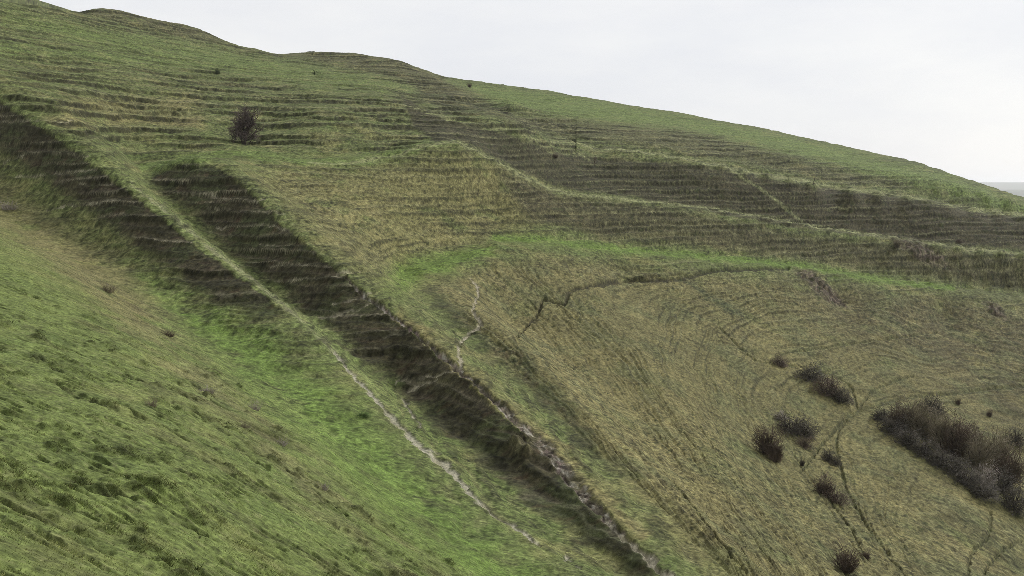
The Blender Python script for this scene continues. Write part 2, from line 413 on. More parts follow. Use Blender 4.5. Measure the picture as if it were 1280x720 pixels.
warp = .40 * n_big + .20 * n_mid + .06 * n_sml
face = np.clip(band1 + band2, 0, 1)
upper = inview * (1 - ss(-6, 10, PY - np.interp(PX, [0, 165, 300, 450, 575, 700, 900, 1280], [118, 205, 190, 195, 172, 232, 262, 312])))
kmod = ss(-.55, .25, fbm(X / 7, Y / 3.5, 3, 5))
relief = np.zeros(X.shape)
tread_m = np.zeros(X.shape); riser_m = np.zeros(X.shape)
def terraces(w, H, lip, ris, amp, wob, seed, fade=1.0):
    """trodden ledges: a narrow lip, painted worn and lit, over a short steep drop painted in shade, with plain slope between; every ledge runs out and starts again"""
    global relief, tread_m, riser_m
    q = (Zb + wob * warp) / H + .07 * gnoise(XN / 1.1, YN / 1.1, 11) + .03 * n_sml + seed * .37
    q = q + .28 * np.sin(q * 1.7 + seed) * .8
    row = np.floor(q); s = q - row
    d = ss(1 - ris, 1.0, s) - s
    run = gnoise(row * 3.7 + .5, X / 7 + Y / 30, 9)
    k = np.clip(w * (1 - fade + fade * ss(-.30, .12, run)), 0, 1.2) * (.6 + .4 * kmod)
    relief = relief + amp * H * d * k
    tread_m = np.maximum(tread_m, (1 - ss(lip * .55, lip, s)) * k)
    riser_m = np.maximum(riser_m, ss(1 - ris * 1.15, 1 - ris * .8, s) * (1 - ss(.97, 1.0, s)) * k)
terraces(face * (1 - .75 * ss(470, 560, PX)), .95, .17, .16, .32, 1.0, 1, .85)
terraces(np.clip(band3 + band4, 0, 1), .78, .20, .20, .34, .9, 2, .8)
up_w = upper * (1 - band3) * (1 - .75 * top_green) * (1 - terrace)
terraces(up_w * (PX < 720), .90, .17, .19, .48, 1.1, 3, .9)
terraces(np.clip(band5 + up_w * (PX > 640) * .4, 0, 1), .8, .2, .2, .35, 1.0, 4, .8)
mid_w = straw * (PY < 345) * (1 - green_t) * ss(250, 400, PX + 0 * PY)
terraces(mid_w * .7, 0.62, .2, .2, .3, 1.9, 5, 1.0)
# combe: sheep paths curl round the combe floor
CONT = [(0, [(560,378),(640,440),(700,500),(760,565),(850,665),(910,720)]), (4, [(620,335),(700,420),(780,520),(860,620),(935,720)]),
        (9, [(690,322),(730,380),(790,450),(850,540),(920,640),(972,720)]), (15, [(1280,400),(1100,375),(960,372),(880,395),(860,450),(900,540),(965,640),(1020,720)]),
        (20, [(1280,440),(1050,425),(960,440),(930,480),(960,560),(1020,650),(1070,720)]), (25, [(1280,485),(1130,480),(1050,500),(1030,550),(1070,640),(1110,720)]),
        (30, [(1280,640),(1200,600),(1150,600),(1130,650),(1160,720)]), (9, [(700,315),(850,330),(1000,345),(1180,368),(1280,380)])]
cp, cv = [], []
for v, ln in CONT:
    ln = np.array(ln, float)
    for k in range(len(ln) - 1):
        for t in (0, .5):
            cp.append(ln[k] + (ln[k + 1] - ln[k]) * t); cv.append(v)
    cp.append(ln[-1]); cv.append(v)
cm = rbf_fit(np.array(cp) / 400, np.array(cv, float), .08, 1e-4)
combe = inview * (PX > 540) * ss(0, 22, PY - np.interp(PX, [540, 620, 700, 900, 1180, 1280], [350, 318, 312, 334, 366, 378])) * ss(-10, 14, PX - np.interp(PY, [350, 450, 545, 640, 720], [535, 625, 725, 830, 915]))
sel = combe > .01
qc = np.zeros(X.shape)
# the map is smooth: evaluate every third point and fill in
I0, I1 = np.where(sel)
gi = np.zeros(X.shape, bool); gi[::3, ::3] = True
a, b = np.arange(0, X.shape[0], 3), np.arange(0, X.shape[1], 3)
sub = rbf_eval(cm, np.c_[np.clip(PX[::3, ::3], -200, 1500).ravel() / 400, np.clip(PY[::3, ::3], -200, 1000).ravel() / 400]).reshape(len(a), len(b))
fi = np.clip(np.arange(X.shape[0]) / 3, 0, len(a) - 1.001); fj = np.clip(np.arange(X.shape[1]) / 3, 0, len(b) - 1.001)
i0 = fi.astype(int); j0 = fj.astype(int); fi = (fi - i0)[:, None]; fj = (fj - j0)[None]
qc = (sub[i0][:, j0] * (1 - fi) + sub[i0 + 1][:, j0] * fi) * (1 - fj) + (sub[i0][:, j0 + 1] * (1 - fi) + sub[i0 + 1][:, j0 + 1] * fi) * fj
q = -qc * 1.5 + .75 * n_big + .24 * n_mid + .10 * n_sml
q = q + .35 * np.sin(q * 1.3)
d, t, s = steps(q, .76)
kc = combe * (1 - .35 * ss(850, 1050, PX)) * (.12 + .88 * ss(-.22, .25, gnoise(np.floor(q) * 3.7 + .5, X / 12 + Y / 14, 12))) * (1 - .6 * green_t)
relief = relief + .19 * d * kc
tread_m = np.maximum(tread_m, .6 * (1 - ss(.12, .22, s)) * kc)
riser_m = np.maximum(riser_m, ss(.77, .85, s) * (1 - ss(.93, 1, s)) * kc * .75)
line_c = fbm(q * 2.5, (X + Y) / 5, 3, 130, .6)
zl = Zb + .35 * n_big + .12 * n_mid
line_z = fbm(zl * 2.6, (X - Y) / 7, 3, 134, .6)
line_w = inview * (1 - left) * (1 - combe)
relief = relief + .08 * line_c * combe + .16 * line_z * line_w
relief = relief + upper * (.38 * fbm(X / 18, Y / 11, 2, 140))
# tufty hummocks, drawn out along the slope on the near side
ca, sa = math.cos(math.radians(55)), math.sin(math.radians(55))
U, W = X * ca - Y * sa, X * sa + Y * ca
hum = tuft(.62, .42, 3, 40)
hum2 = tuft(.7, .7, 3, 44)
beside = np.clip(stroke([(418,440),(490,520),(550,574),(595,622),(674,683)], [6, 8, 9, 9]) + stroke([(588,347),(598,364),(591,388),(601,403),(578,425),(573,441),(578,455),(568,460)], 4), 0, 1)
turf = inview * (1 - np.clip(path_a + scar + .85 * beside, 0, 1))
smooth_turf = np.clip(lush + terrace + green_t + top_green * .8, 0, 1)
dq = (Y + .45 * X) / .42 + 1.6 * n_mid + .6 * n_sml
dd, dt, ds = steps(dq, .66)
dash = left * ss(.02, .35, tuft(1.3, .8, 3, 46)) * (1 - .8 * smooth_turf)
relief = relief + .11 * dd * dash * turf
relief = relief + turf * (1 - .75 * smooth_turf) * (left * (.09 * np.maximum(hum - .05, 0) + .03 * n_sml) + (1 - left) * (.09 * np.maximum(hum2, 0) + .04 * n_sml))
relief = relief + inview * .12 * n_mid + .05 * inview * smooth_turf * n_sml
relief = relief - .10 * path_a - .09 * path_c - .05 * path_b - .10 * cross * .6 - .16 * trails - .12 * ruts - .25 * crack
stone = fbm(X / .45, Y / .45, 3, 50, .65)
relief = relief + scar * (.11 * stone - .16)
relief = relief + scar_far * .6 * fbm(X / 1.3, Y / 1.3, 3, 51)
mr = np.random.default_rng(21)
tuss = np.zeros(X.shape)
cand = np.argwhere((left > .6) & (Dg > 10.5) & (Dg < 46) & (smooth_turf < .35) & (np.abs(THg) < V) & (tuft(3.0, 2.0, 2, 47) > .02))
pk = cand[mr.choice(len(cand), 900)]
for c_, k_ in pk:
    R_ = mr.uniform(.05, .13) * (1 + .6 * (mr.uniform() < .12)) * (.75 + Dg[c_, k_] / 70)
    dd_ = Dg[c_, k_]
    dc = int(R_ * 2.2 / (dd_ * (TH[i_main0 + 1] - TH[i_main0]))) + 1
    dk = int(R_ * 2.2 / (dd_ * (LB[100] - LB[99]))) + 1
    sl = (slice(max(c_ - dc, 0), c_ + dc + 1), slice(max(k_ - dk, 0), k_ + dk + 1))
    ux, uy = X[sl] - X[c_, k_], Y[sl] - Y[c_, k_]
    rr = np.hypot(ux * .75 + .2 * uy, uy * (1 + .5 * (uy < 0))) / R_
    tuss[sl] = np.maximum(tuss[sl], np.exp(-rr ** 2 * 1.3) * R_ * mr.uniform(.5, .9))
relief = relief + tuss * turf * (1 + .6 * n_sml)
mound = stroke([(646,560),(655,566)], 9) ; burrow = stroke([(643,548),(652,550)], 4)
relief = relief + .55 * mound - .25 * burrow
fade = 1 - ss(260, 420, Dg)
Z = Z + relief * fade * np.where(inview, 1, 0)
Z = Z + np.where(inview, 0, 1) * (1 - ss(200, 500, Dg)) * (.1 * n_mid)

# ------------------------------------------------------------------ colour of the ground cover, with shade painted on ledges and tussocks
C = np.empty(X.shape + (3,), np.float32)
C[:] = (.082, .098, .040)
def lay(col, m, k=1.0):
    global C
    m = np.clip(m * k, 0, 1)[..., None].astype(np.float32)
    C = C * (1 - m) + np.array(col, np.float32) * m
pat = fbm(X / 5, Y / 5, 4, 70); pat2 = tuft(1.6, 1.6, 4, 74); pat3 = tuft(.13, .13, 3, 79, .65) * (1 - ss(22, 42, Dg)) + tuft(.36, .36, 3, 78, .65) * ss(22, 42, Dg)
STRAW, BROWN, DARK = (.132, .118, .058), (.080, .070, .041), (.041, .036, .024)
lay((.100, .128, .044), left, .9)
lay((.105, .094, .048), combe, .85)
lay((.078, .094, .038), upper, .8)
lay(STRAW, straw, .72)
lay((.060, .053, .031), low_right, .85)
lay(STRAW, straw_a, .75)
lay((.112, .100, .058), dead * ss(-.5, .2, tuft(2, 2, 3, 81)), .62)
lay((.078, .105, .036), ditch2, .8)
lay((.080, .090, .040), green_s, .3)
lay((.070, .066, .038), hump, .8)
lay((.040, .042, .024), shoulder, .85)
lay((.092, .126, .042), top_green, .95)
# patchiness
lay((.082, .090, .046), combe * ss(-.05, .4, fbm(X / 4, Y / 4, 3, 160)), .6)
lay(STRAW, ss(.05, .55, pat + .4 * pat2) * (1 - .8 * smooth_turf) * (1 - left * .5), .5)
lay((.070, .100, .034), ss(.1, .6, tuft(3.1, 3.1, 4, 90)) * (1 - band3) * (1 - .55 * combe), .55)
lay(BROWN, ss(.12, .6, tuft(2.2, 2.2, 4, 94)) * (1 - smooth_turf), .4)
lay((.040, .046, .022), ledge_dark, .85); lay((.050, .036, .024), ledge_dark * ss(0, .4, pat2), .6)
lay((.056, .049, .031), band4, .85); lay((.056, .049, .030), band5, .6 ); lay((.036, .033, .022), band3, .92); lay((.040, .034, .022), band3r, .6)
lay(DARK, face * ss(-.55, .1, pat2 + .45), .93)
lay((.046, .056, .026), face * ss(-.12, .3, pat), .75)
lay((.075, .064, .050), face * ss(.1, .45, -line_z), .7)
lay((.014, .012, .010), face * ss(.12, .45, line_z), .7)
lay((.050, .030, .022), face * ss(.15, .55, fbm(X / 1.3, Y / .8, 3, 97)), .5)
lay((.083, .127, .033), lush * ss(-.75, .0, pat2 + .3 * pat), .9); lay((.084, .132, .030), green_t, .85); lay((.090, .125, .040), terrace, .85)
lay((.105, .130, .052), crest1 * (1 - band1), .8); lay((.098, .118, .050), crest2 * (1 - band2), .75)
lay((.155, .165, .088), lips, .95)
lay((.125, .125, .075), tread_m * (1 - face) * (1 - left), .6)  # ledge lips paled: trodden grass plus a painted lit edge
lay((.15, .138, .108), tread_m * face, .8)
lay((.020, .020, .012), riser_m * ss(-.8, -.1, pat2), .92)  # shadow under each ledge lip, painted dark into the colour
lay((.145, .142, .100), path_b * ss(-.6, .2, pat2), .65)
lay((.200, .185, .150), cross * ss(-.45, .1, pat2), .8)
lay((.042, .048, .024), np.maximum(trails * ss(-.8, .1, pat2), .95 * ruts), .65)
lay((.022, .02, .013), crack * ss(-.7, -.1, pat3), .9)
lay((.040, .050, .026), stroke([(852,347),(885,368),(920,390)], [2, 5, 6]), .75)
lay((.060, .044, .042), scar_far, .8); lay((.028, .022, .02), scar_far * ss(0, .4, pat2), .7); lay((.115, .09, .085), scar_far * ss(.1, .5, pat3 - pat2), .5)
lay((.235, .225, .198), path_a, .95); lay((.15, .135, .105), path_a * ss(-.1, .5, pat3), .6)
lay((.225, .205, .175), path_c * ss(-.5, 0., pat2), .9)
lay((.080, .068, .060), scar, .9)
along = fbm((X * .45 + Y * -.89) / .8, (X * .89 + Y * .45) / .2, 3, 105)
lay((.25, .235, .225), scar * ss(.05, .4, along), .9); lay((.022, .017, .017), scar * ss(.06, .35, -along), .85); lay((.13, .095, .105), scar * ss(.1, .4, pat3), .5)
lay((.26, .24, .205), scar_tail * ss(-.8, -.15, pat3), .9)
lay((.13, .125, .075), mound, .7); lay((.015, .012, .01), burrow, .9)
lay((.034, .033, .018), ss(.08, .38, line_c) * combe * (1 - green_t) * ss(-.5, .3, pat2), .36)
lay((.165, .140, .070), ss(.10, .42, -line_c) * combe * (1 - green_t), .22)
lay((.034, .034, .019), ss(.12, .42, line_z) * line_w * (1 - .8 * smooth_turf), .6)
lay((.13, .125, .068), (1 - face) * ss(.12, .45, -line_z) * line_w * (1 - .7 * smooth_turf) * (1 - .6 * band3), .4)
spots = tuft(.24, .15, 2, 120) * (1 - ss(40, 60, Dg)) + tuft(.5, .5, 2, 121) * ss(40, 60, Dg) * (1 - ss(85, 120, Dg)) + tuft(.8, .8, 2, 122) * ss(85, 120, Dg)
lay((.030, .034, .016), ss(.68, .85, ds) * (1 - ss(.93, 1, ds)) * dash * ss(-.3, .3, pat3), .6)  # steep sides of the small turf steps painted darker, as shade
lay((.030, .036, .016), ss(.16, .5, spots) * turf * (1 - .4 * left) * (1 - .7 * smooth_turf) * (1 - face), .75)
lay((.15, .15, .085), ss(.16, .5, -spots) * turf * (1 - .6 * smooth_turf) * (1 - face) * (1 - band3), .35)
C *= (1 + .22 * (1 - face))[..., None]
C[..., 2] *= .86
lay((.052, .060, .028), ss(.03, .09, tuss) * turf * left, .4)  # tussock mounds darkened in colour to stand for their shaded sides
vary = 1 + (.95 - .4 * left) * pat3 + .40 * pat2 + .12 * pat
vary = 1 + (vary - 1) * (1 - .65 * np.maximum(path_a, path_c))
C *= np.clip(vary, .35, 1.8)[..., None]
far = ss(420, 900, Dg)
lay((.060, .075, .035), far, 1); lay((.11, .10, .06), far * ss(0, .3, fbm(X / 300, Y / 300, 3, 110)), .7); lay((.03, .04, .02), far * ss(.1, .3, fbm(X / 220, Y / 220, 3, 114)), .8)

# ------------------------------------------------------------------ mesh building
def link(name, me, mat, parent=None):
    o = bpy.data.objects.new(name, me)
    COL.objects.link(o)
    me.materials.append(mat)
    if parent is not None:
        o.parent = parent
    return o

def mesh_np(name, verts, faces, cols=None, smooth=False):
    verts = np.ascontiguousarray(verts, np.float32); faces = np.ascontiguousarray(faces, np.int32)
    me = bpy.data.meshes.new(name)
    k = faces.shape[1]
    me.vertices.add(len(verts)); me.vertices.foreach_set("co", verts.ravel())
    me.loops.add(faces.size); me.loops.foreach_set("vertex_index", faces.ravel())
    me.polygons.add(len(faces)); me.polygons.foreach_set("loop_start", np.arange(0, faces.size, k, dtype=np.int32))
    me.polygons.foreach_set("use_smooth", np.full(len(faces), smooth))
    if cols is not None:
        at = me.attributes.new("ground_colour", 'FLOAT_COLOR', 'POINT')
        at.data.foreach_set("color", np.c_[cols, np.ones(len(cols))].astype(np.float32).ravel())
    me.update(calc_edges=True)
    return me

def tag(o, label=None, cat=None, group=None, kind=None):
    for k, v in (("label", label), ("category", cat), ("group", group), ("kind", kind)):
        if v:
            o[k] = v
    return o

def ground_material():
    m = bpy.data.materials.new("turf")
    m.use_nodes = True
    t = m.node_tree; n = t.nodes; b = n["Principled BSDF"]
    at = n.new("ShaderNodeAttribute"); at.attribute_name = "ground_colour"
    co = n.new("ShaderNodeTexCoord")
    n1 = n.new("ShaderNodeTexNoise"); n1.inputs["Scale"].default_value = 6.5; n1.inputs["Detail"].default_value = 5; n1.inputs["Roughness"].default_value = .7
    r1 = n.new("ShaderNodeMapRange"); r1.inputs[1].default_value = .3; r1.inputs[2].default_value = .7; r1.inputs[3].default_value = .45; r1.inputs[4].default_value = 1.55
    mu = n.new("ShaderNodeMix"); mu.data_type = 'RGBA'; mu.blend_type = 'MULTIPLY'; mu.inputs[0].default_value = 1
    bp = n.new("ShaderNodeBump"); bp.inputs["Strength"].default_value = .7; bp.inputs["Distance"].default_value = .07
    t.links.new(co.outputs["Object"], n1.inputs["Vector"])
    t.links.new(n1.outputs["Fac"], r1.inputs[0])
    t.links.new(at.outputs["Color"], mu.inputs[6]); t.links.new(r1.outputs[0], mu.inputs[7])
    t.links.new(mu.outputs[2], b.inputs["Base Color"])
    t.links.new(n1.outputs["Fac"], bp.inputs["Height"]); t.links.new(bp.outputs[0], b.inputs["Normal"])
    b.inputs["Roughness"].default_value = .95; b.inputs["Specular IOR Level"].default_value = .12
    return m
TURF = ground_material()

nc, nr = X.shape
P3 = np.stack([X, Y, Z], -1).reshape(-1, 3)
C2 = C.reshape(-1, 3)
idx = np.arange(nc * nr).reshape(nc, nr)
quads = np.stack([idx[:-1, :-1], idx[1:, :-1], idx[1:, 1:], idx[:-1, 1:]], -1).reshape(-1, 4)
wrap = np.stack([idx[-1, :-1], idx[0, :-1], idx[0, 1:], idx[-1, 1:]], -1)      # close the sheet behind us
quads = np.r_[quads, wrap]
pm = np.maximum.reduce([path_a, path_c, scar, scar_tail]).reshape(-1)[quads].mean(1) > .5
fm = np.log(Dg).reshape(-1)[quads].mean(1) > math.log(900)
hub = np.r_[quads[(quads % nr == 0).any(1)][:0]]
def sheet(name, sel):
    f = quads[sel]
    u, inv = np.unique(f, return_inverse=True)
    o = link(name, mesh_np(name, P3[u], inv.reshape(-1, 4), C2[u], True), TURF)
    return tag(o, kind="structure")
sheet("hillside", ~pm & ~fm)
sheet("chalk_path", pm)
sheet("distant_hills", fm)
# the small disc of turf right under the camera
ring = P3[idx[:, 0]]
o = link("ground", mesh_np("ground", np.r_[ring, [[0, 0, -1.75]]], np.c_[np.arange(nc), np.r_[np.arange(1, nc), 0], np.full(nc, nc)], np.r_[C2[idx[:, 0]], [[.08, .1, .04]]], True), TURF)
tag(o, kind="structure")

# ------------------------------------------------------------------ where things stand
vis = inview & (np.arange(nc)[:, None] >= i_main0) & (np.arange(nc)[:, None] < i_main1)
PX2, PY2 = to_pix(X, Y, Zb)
run_min = np.minimum.accumulate(np.where(vis, PY2, 1e9), axis=1)
vis &= PY2 <= run_min + .6                      # first surface seen along each column

def spot(px, py):
    th, _ = pix_dir(px, 360)
    c = int(np.argmin(np.abs(TH - th)))
    r = np.where(vis[c])[0]
    k = r[np.argmin(np.abs(PY2[c, r] - py))]
    return np.array([X[c, k], Y[c, k], Z[c, k]]), Dg[c, k]

# ------------------------------------------------------------------ grass
def blade_material():
    m = bpy.data.materials.new("grass_blades")
    m.use_nodes = True
    t = m.node_tree; n = t.nodes; n.clear()
    at = n.new("ShaderNodeAttribute"); at.attribute_name = "ground_colour"
    d = n.new("ShaderNodeBsdfDiffuse"); tr = n.new("ShaderNodeBsdfTranslucent"); mx = n.new("ShaderNodeMixShader"); o = n.new("ShaderNodeOutputMaterial")
    mx.inputs[0].default_value = .35
    t.links.new(at.outputs["Color"], d.inputs[0]); t.links.new(at.outputs["Color"], tr.inputs[0])
    t.links.new(d.outputs[0], mx.inputs[1]); t.links.new(tr.outputs[0], mx.inputs[2]); t.links.new(mx.outputs[0], o.inputs[0])
    return m
BLADES = blade_material()

def grass(name, n, weight, nb, hgt, wid, spread, dark, lean):
    w = weight[vis].astype(float)
    ids = np.where(vis.ravel())[0]
    pick = rng.choice(ids, n, p=w / w.sum())
    c = np.repeat(P3[pick], nb, 0); col = np.repeat(C2[pick], nb, 0); m = len(c)
    d = np.repeat(Dg.ravel()[pick], nb)
    size = np.repeat(rng.uniform(.55, 1.5, n), nb)
    a = rng.uniform(0, 2 * np.pi, m); r = spread * np.sqrt(rng.uniform(0, 1, m)) * size
    base = c + np.c_[np.cos(a) * r, np.sin(a) * r, -.03 - .1 * r]
    h = hgt * size * rng.uniform(.6, 1.2, m)
    wd = np.maximum(wid * size, d * .00022)
    out = np.c_[np.cos(a), np.sin(a)] * (lean * h * rng.uniform(.2, 1.1, m))[:, None] + rng.normal(0, .25, (m, 2)) * h[:, None] + np.array([.28, -.18]) * h[:, None]
    tip = base + np.c_[out, h]
    pa = rng.uniform(0, 2 * np.pi, m)
    side = np.c_[np.cos(pa), np.sin(pa), np.zeros(m)] * wd[:, None]
    v = np.stack([base - side, base + side, tip], 1).reshape(-1, 3)
    f = np.arange(3 * m).reshape(-1, 3)
    tint = np.repeat(np.exp(rng.normal(0, .42, n)), nb) * dark
    straw = (np.repeat(rng.uniform(0, 1, n), nb) ** 3 * .55)[:, None]
    col = (col * (1 - straw) + np.array([.17, .145, .075]) * straw * (col.mean(1) / .09)[:, None].clip(.3, 1.1)) * tint[:, None]
    cc = np.stack([col * .85, col * .85, col * 1.15], 1).reshape(-1, 3)
    return tag(link(name, mesh_np(name, v, f, cc), BLADES), None, None, None, "stuff")

dpy = np.abs(np.gradient(PY2, axis=1)).clip(0, 3)
bare = np.clip(np.maximum.reduce([path_a, path_c, scar, scar_tail, scar_far, cross * .8, path_b * .6]), 0, 1)
nearby = 1 - ss(40, 85, Dg)
wgt = nearby * dpy * (1 - bare) * (.35 + 1.0 * ss(-.2, .5, pat2))
grass("grass", 300000, wgt * (1 - .4 * lush), 3, .020, .004, .10, 1.5, .8)
tw = dpy * (1 - bare) * (left > .5) * ss(.02, .08, tuss)
grass("tussock_grass", 7000, tw, 12, .045, .004, .06, 1.25, .9)

# ------------------------------------------------------------------ bushes and trees
def wood(name, c0, c1):
    m = bpy.data.materials.new(name)
    m.use_nodes = True
    t = m.node_tree; n = t.nodes; b = n["Principled BSDF"]
    co = n.new("ShaderNodeTexCoord"); no = n.new("ShaderNodeTexNoise"); no.inputs["Scale"].default_value = 3.0; no.inputs["Detail"].default_value = 4
    r = n.new("ShaderNodeValToRGB"); r.color_ramp.elements[0].position = .35; r.color_ramp.elements[1].position = .68
    r.color_ramp.elements[0].color = (*c0, 1); r.color_ramp.elements[1].color = (*c1, 1)
    t.links.new(co.outputs["Object"], no.inputs["Vector"]); t.links.new(no.outputs["Fac"], r.inputs[0]); t.links.new(r.outputs[0], b.inputs["Base Color"])
    b.inputs["Roughness"].default_value = .9; b.inputs["Specular IOR Level"].default_value = .15
    return m
W_DARK = wood("dark_bramble", (.038, .034, .028), (.14, .124, .10))
W_BROWN = wood("brown_twigs", (.12, .105, .072), (.28, .24, .165))
W_RED = wood("reddish_twigs", (.065, .048, .036), (.17, .13, .10))
W_BARK = wood("bark", (.03, .025, .021), (.085, .072, .062))
W_TREE = wood("hawthorn_twigs", (.065, .050, .047), (.17, .135, .122))
W_GREY = wood("dry_stalks", (.2, .175, .145), (.36, .32, .28))
W_LEAF = wood("dark_leaves", (.022, .034, .014), (.06, .08, .032))

W_FRESH = wood("fresh_leaves", (.045, .085, .02), (.10, .16, .045))

def tubes(a, b, ra, rb):
    """three sided tapered sticks"""
    a, b = np.asarray(a, float), np.asarray(b, float)
    d = b - a
    d /= np.linalg.norm(d, axis=1)[:, None] + 1e-9
    ref = np.where(np.abs(d[:, 2:]) < .9, [[0, 0, 1.]], [[1., 0, 0]])
    u = np.cross(d, ref); u /= np.linalg.norm(u, axis=1)[:, None] + 1e-9
    w = np.cross(d, u)
    ang = np.array([0, 2 * np.pi / 3, 4 * np.pi / 3])
    off = u[:, None] * np.cos(ang)[None, :, None] + w[:, None] * np.sin(ang)[None, :, None]
    v = np.concatenate([a[:, None] + off * np.asarray(ra)[:, None, None], b[:, None] + off * np.asarray(rb)[:, None, None]], 1)
    k = np.arange(len(a))[:, None, None] * 6
    f = np.array([[0, 1, 4, 3], [1, 2, 5, 4], [2, 0, 3, 5]])[None] + k
    return v.reshape(-1, 3), f.reshape(-1, 4)

def grow(r, stems, levels, kids, shrink, up, spread0, thick, bend, base_r):
    """unit bush: about 1 high and 1 wide; returns lists of sticks by level"""
    segs = [[] for _ in range(levels + 1)]
    front = []
    for _ in range(stems):
        a = r.uniform(0, 2 * np.pi); q = math.sqrt(r.uniform(0, 1))
        p = np.array([math.cos(a) * q * base_r * .15, math.sin(a) * q * base_r * .15, -.04])
        t = spread0 * q + r.normal(0, .12)
        d = np.array([math.cos(a) * math.sin(t), math.sin(a) * math.sin(t), math.cos(t)])
        front.append((p, d, .52 * r.uniform(.7, 1.1), thick))
    for lv in range(levels + 1):
        nxt = []
        for p, d, ln, th in front:
            n = 3 if lv < 2 else 2
            pos = p
            pts = [p]
            dd = d.copy()
            for s in range(n):
                dd = dd + r.normal(0, bend, 3) + np.array([0, 0, up])
                dd /= np.linalg.norm(dd)
                q = pos + dd * ln / n
                segs[lv].append((pos, q, th * (1 - .25 * s / n), th * (1 - .25 * (s + 1) / n)))
                pos = q; pts.append(q)
            if lv < levels:
                for k in range(kids[lv]):
                    f = r.uniform(.3, 1.0); j = min(int(f * n), n - 1)
                    st = pts[j] + (pts[j + 1] - pts[j]) * (f * n - j)
                    nd = dd + r.normal(0, .62, 3); nd /= np.linalg.norm(nd)
                    nxt.append((st, nd, ln * shrink * r.uniform(.7, 1.2), th * .55))
        front = nxt
    return segs

def to_mesh(name, segs):
    s = [x for l in segs for x in l]
    v, f = tubes([x[0] for x in s], [x[1] for x in s], [x[2] for x in s], [x[3] for x in s])
    return mesh_np(name, v, f)

def proto(kind, seed):
    r = np.random.default_rng(seed)
    if kind == "bramble":       # dense low mound of arching canes
        s = grow(r, 22, 1, (4,), .55, -.10, 1.25, .012, .16, .30); cut = 1
    elif kind == "shrub":       # upright, many fine stems
        s = grow(r, 18, 1, (4,), .55, .10, .60, .012, .10, .20); cut = 1
    elif kind == "tree":
        s = grow(r, 4, 4, (7, 6, 5, 3), .64, .03, .46, .026, .16, .03); cut = 2
    elif kind == "weed":
        s = grow(r, 9, 1, (3,), .5, .08, .5, .014, .12, .3); cut = 1
    else:                       # sapling
        s = grow(r, 1, 2, (9, 5), .55, .08, .1, .035, .10, .01); cut = 1
    pts = np.array([x[1] for l in s for x in l])
    zt = np.percentile(pts[:, 2], 99); rt = np.percentile(np.hypot(pts[:, 0], pts[:, 1]), 96)
    S = np.array([.46 / rt, .46 / rt, .88 / zt])
    s = [[(p * S, q * S, ra, rb) for p, q, ra, rb in l] for l in s]
    if kind == "weed":
        n = 200
        a = r.uniform(0, 6.28, n); q = np.sqrt(r.uniform(0, 1, n)) * .42
        p = np.c_[np.cos(a) * q, np.sin(a) * q, np.zeros(n)]
        d = np.c_[np.cos(a) * q * 1.0, np.sin(a) * q * 1.0, np.ones(n)] + r.normal(0, .3, (n, 3))
        ln = r.uniform(.25, .95, n)
        s.append([(p[m], p[m] + d[m] * ln[m], .008, .004) for m in range(n)])
    if kind in ("bramble", "shrub"):
        n = 1400
        u = r.normal(0, 1, (n, 3)); u[:, 2] = abs(u[:, 2]); u /= np.linalg.norm(u, axis=1)[:, None]
        k = r.uniform(0, 1, n) ** .42
        a = np.arctan2(u[:, 1], u[:, 0])
        ph = r.uniform(0, 6.28, 4)
        lump = 1 + .22 * np.sin(2 * a + ph[0]) + .20 * np.sin(3 * a + ph[1] + 3 * u[:, 2]) + .10 * np.sin(7 * a + ph[2]) * np.cos(5 * u[:, 2] + ph[3]) + r.normal(0, .07, n)
        p = u * (k * lump)[:, None] * np.array([.5, .5, .93])
        if kind == "shrub":
            p[:, :2] *= (.45 + .62 * np.clip(p[:, 2:], 0, 1)) * 1.15
            d = np.c_[p[:, :2] * .9, .35 + 0 * k] + r.normal(0, .16, (n, 3))
            ln = r.uniform(.08, .20, n) * np.where(r.uniform(0, 1, n) < .2, 2.0, 1)
        else:
            d = u * .5 + r.normal(0, .6, (n, 3))
            ln = r.uniform(.06, .15, n) * np.where(r.uniform(0, 1, n) < .2, 2.1, 1)
        d /= np.linalg.norm(d, axis=1)[:, None]
        th = r.uniform(.0035, .0085, n)
        s.append([(p[m], p[m] + d[m] * ln[m], th[m], th[m] * .4) for m in range(n)])
    return to_mesh(kind + "_stems", s[:cut]), to_mesh(kind + "_twigs", s[cut:])

PROTO = {(k, i): proto(k, 100 + 10 * j + i) for j, (k, n) in enumerate((("bramble", 4), ("shrub", 4), ("tree", 1), ("sapling", 2), ("weed", 4))) for i in range(n)}
COPIES = {}
def meshes(kind, i, stem_mat, twig_mat):
    key = (kind, i, stem_mat.name, twig_mat.name)
    if key not in COPIES:
        a, b = (m.copy() for m in PROTO[(kind, i)])
        a.materials.append(stem_mat); b.materials.append(twig_mat)
        COPIES[key] = (a, b)
    return COPIES[key]

def plant(name, kind, i, px, py, wpx, hpx, twig, label, cat, group=None, parts=("stems", "twigs"), stem=None, rot=None):
    p, d = spot(px, py)
    e = bpy.data.objects.new(name, None)
    e.empty_display_size = .2
    COL.objects.link(e)
    s, h = wpx * d / F, hpx * d / F
    e.location = p - np.array([0, 0, .05]); e.scale = (s, s, h)
    e.rotation_euler = (0, 0, rng.uniform(0, 6.28) if rot is None else rot)
    tag(e, label, cat, group)
    for nm, me in zip(parts, meshes(kind, i, stem or W_BARK, twig)):
        o = bpy.data.objects.new(nm, me); COL.objects.link(o); o.parent = e
    return e

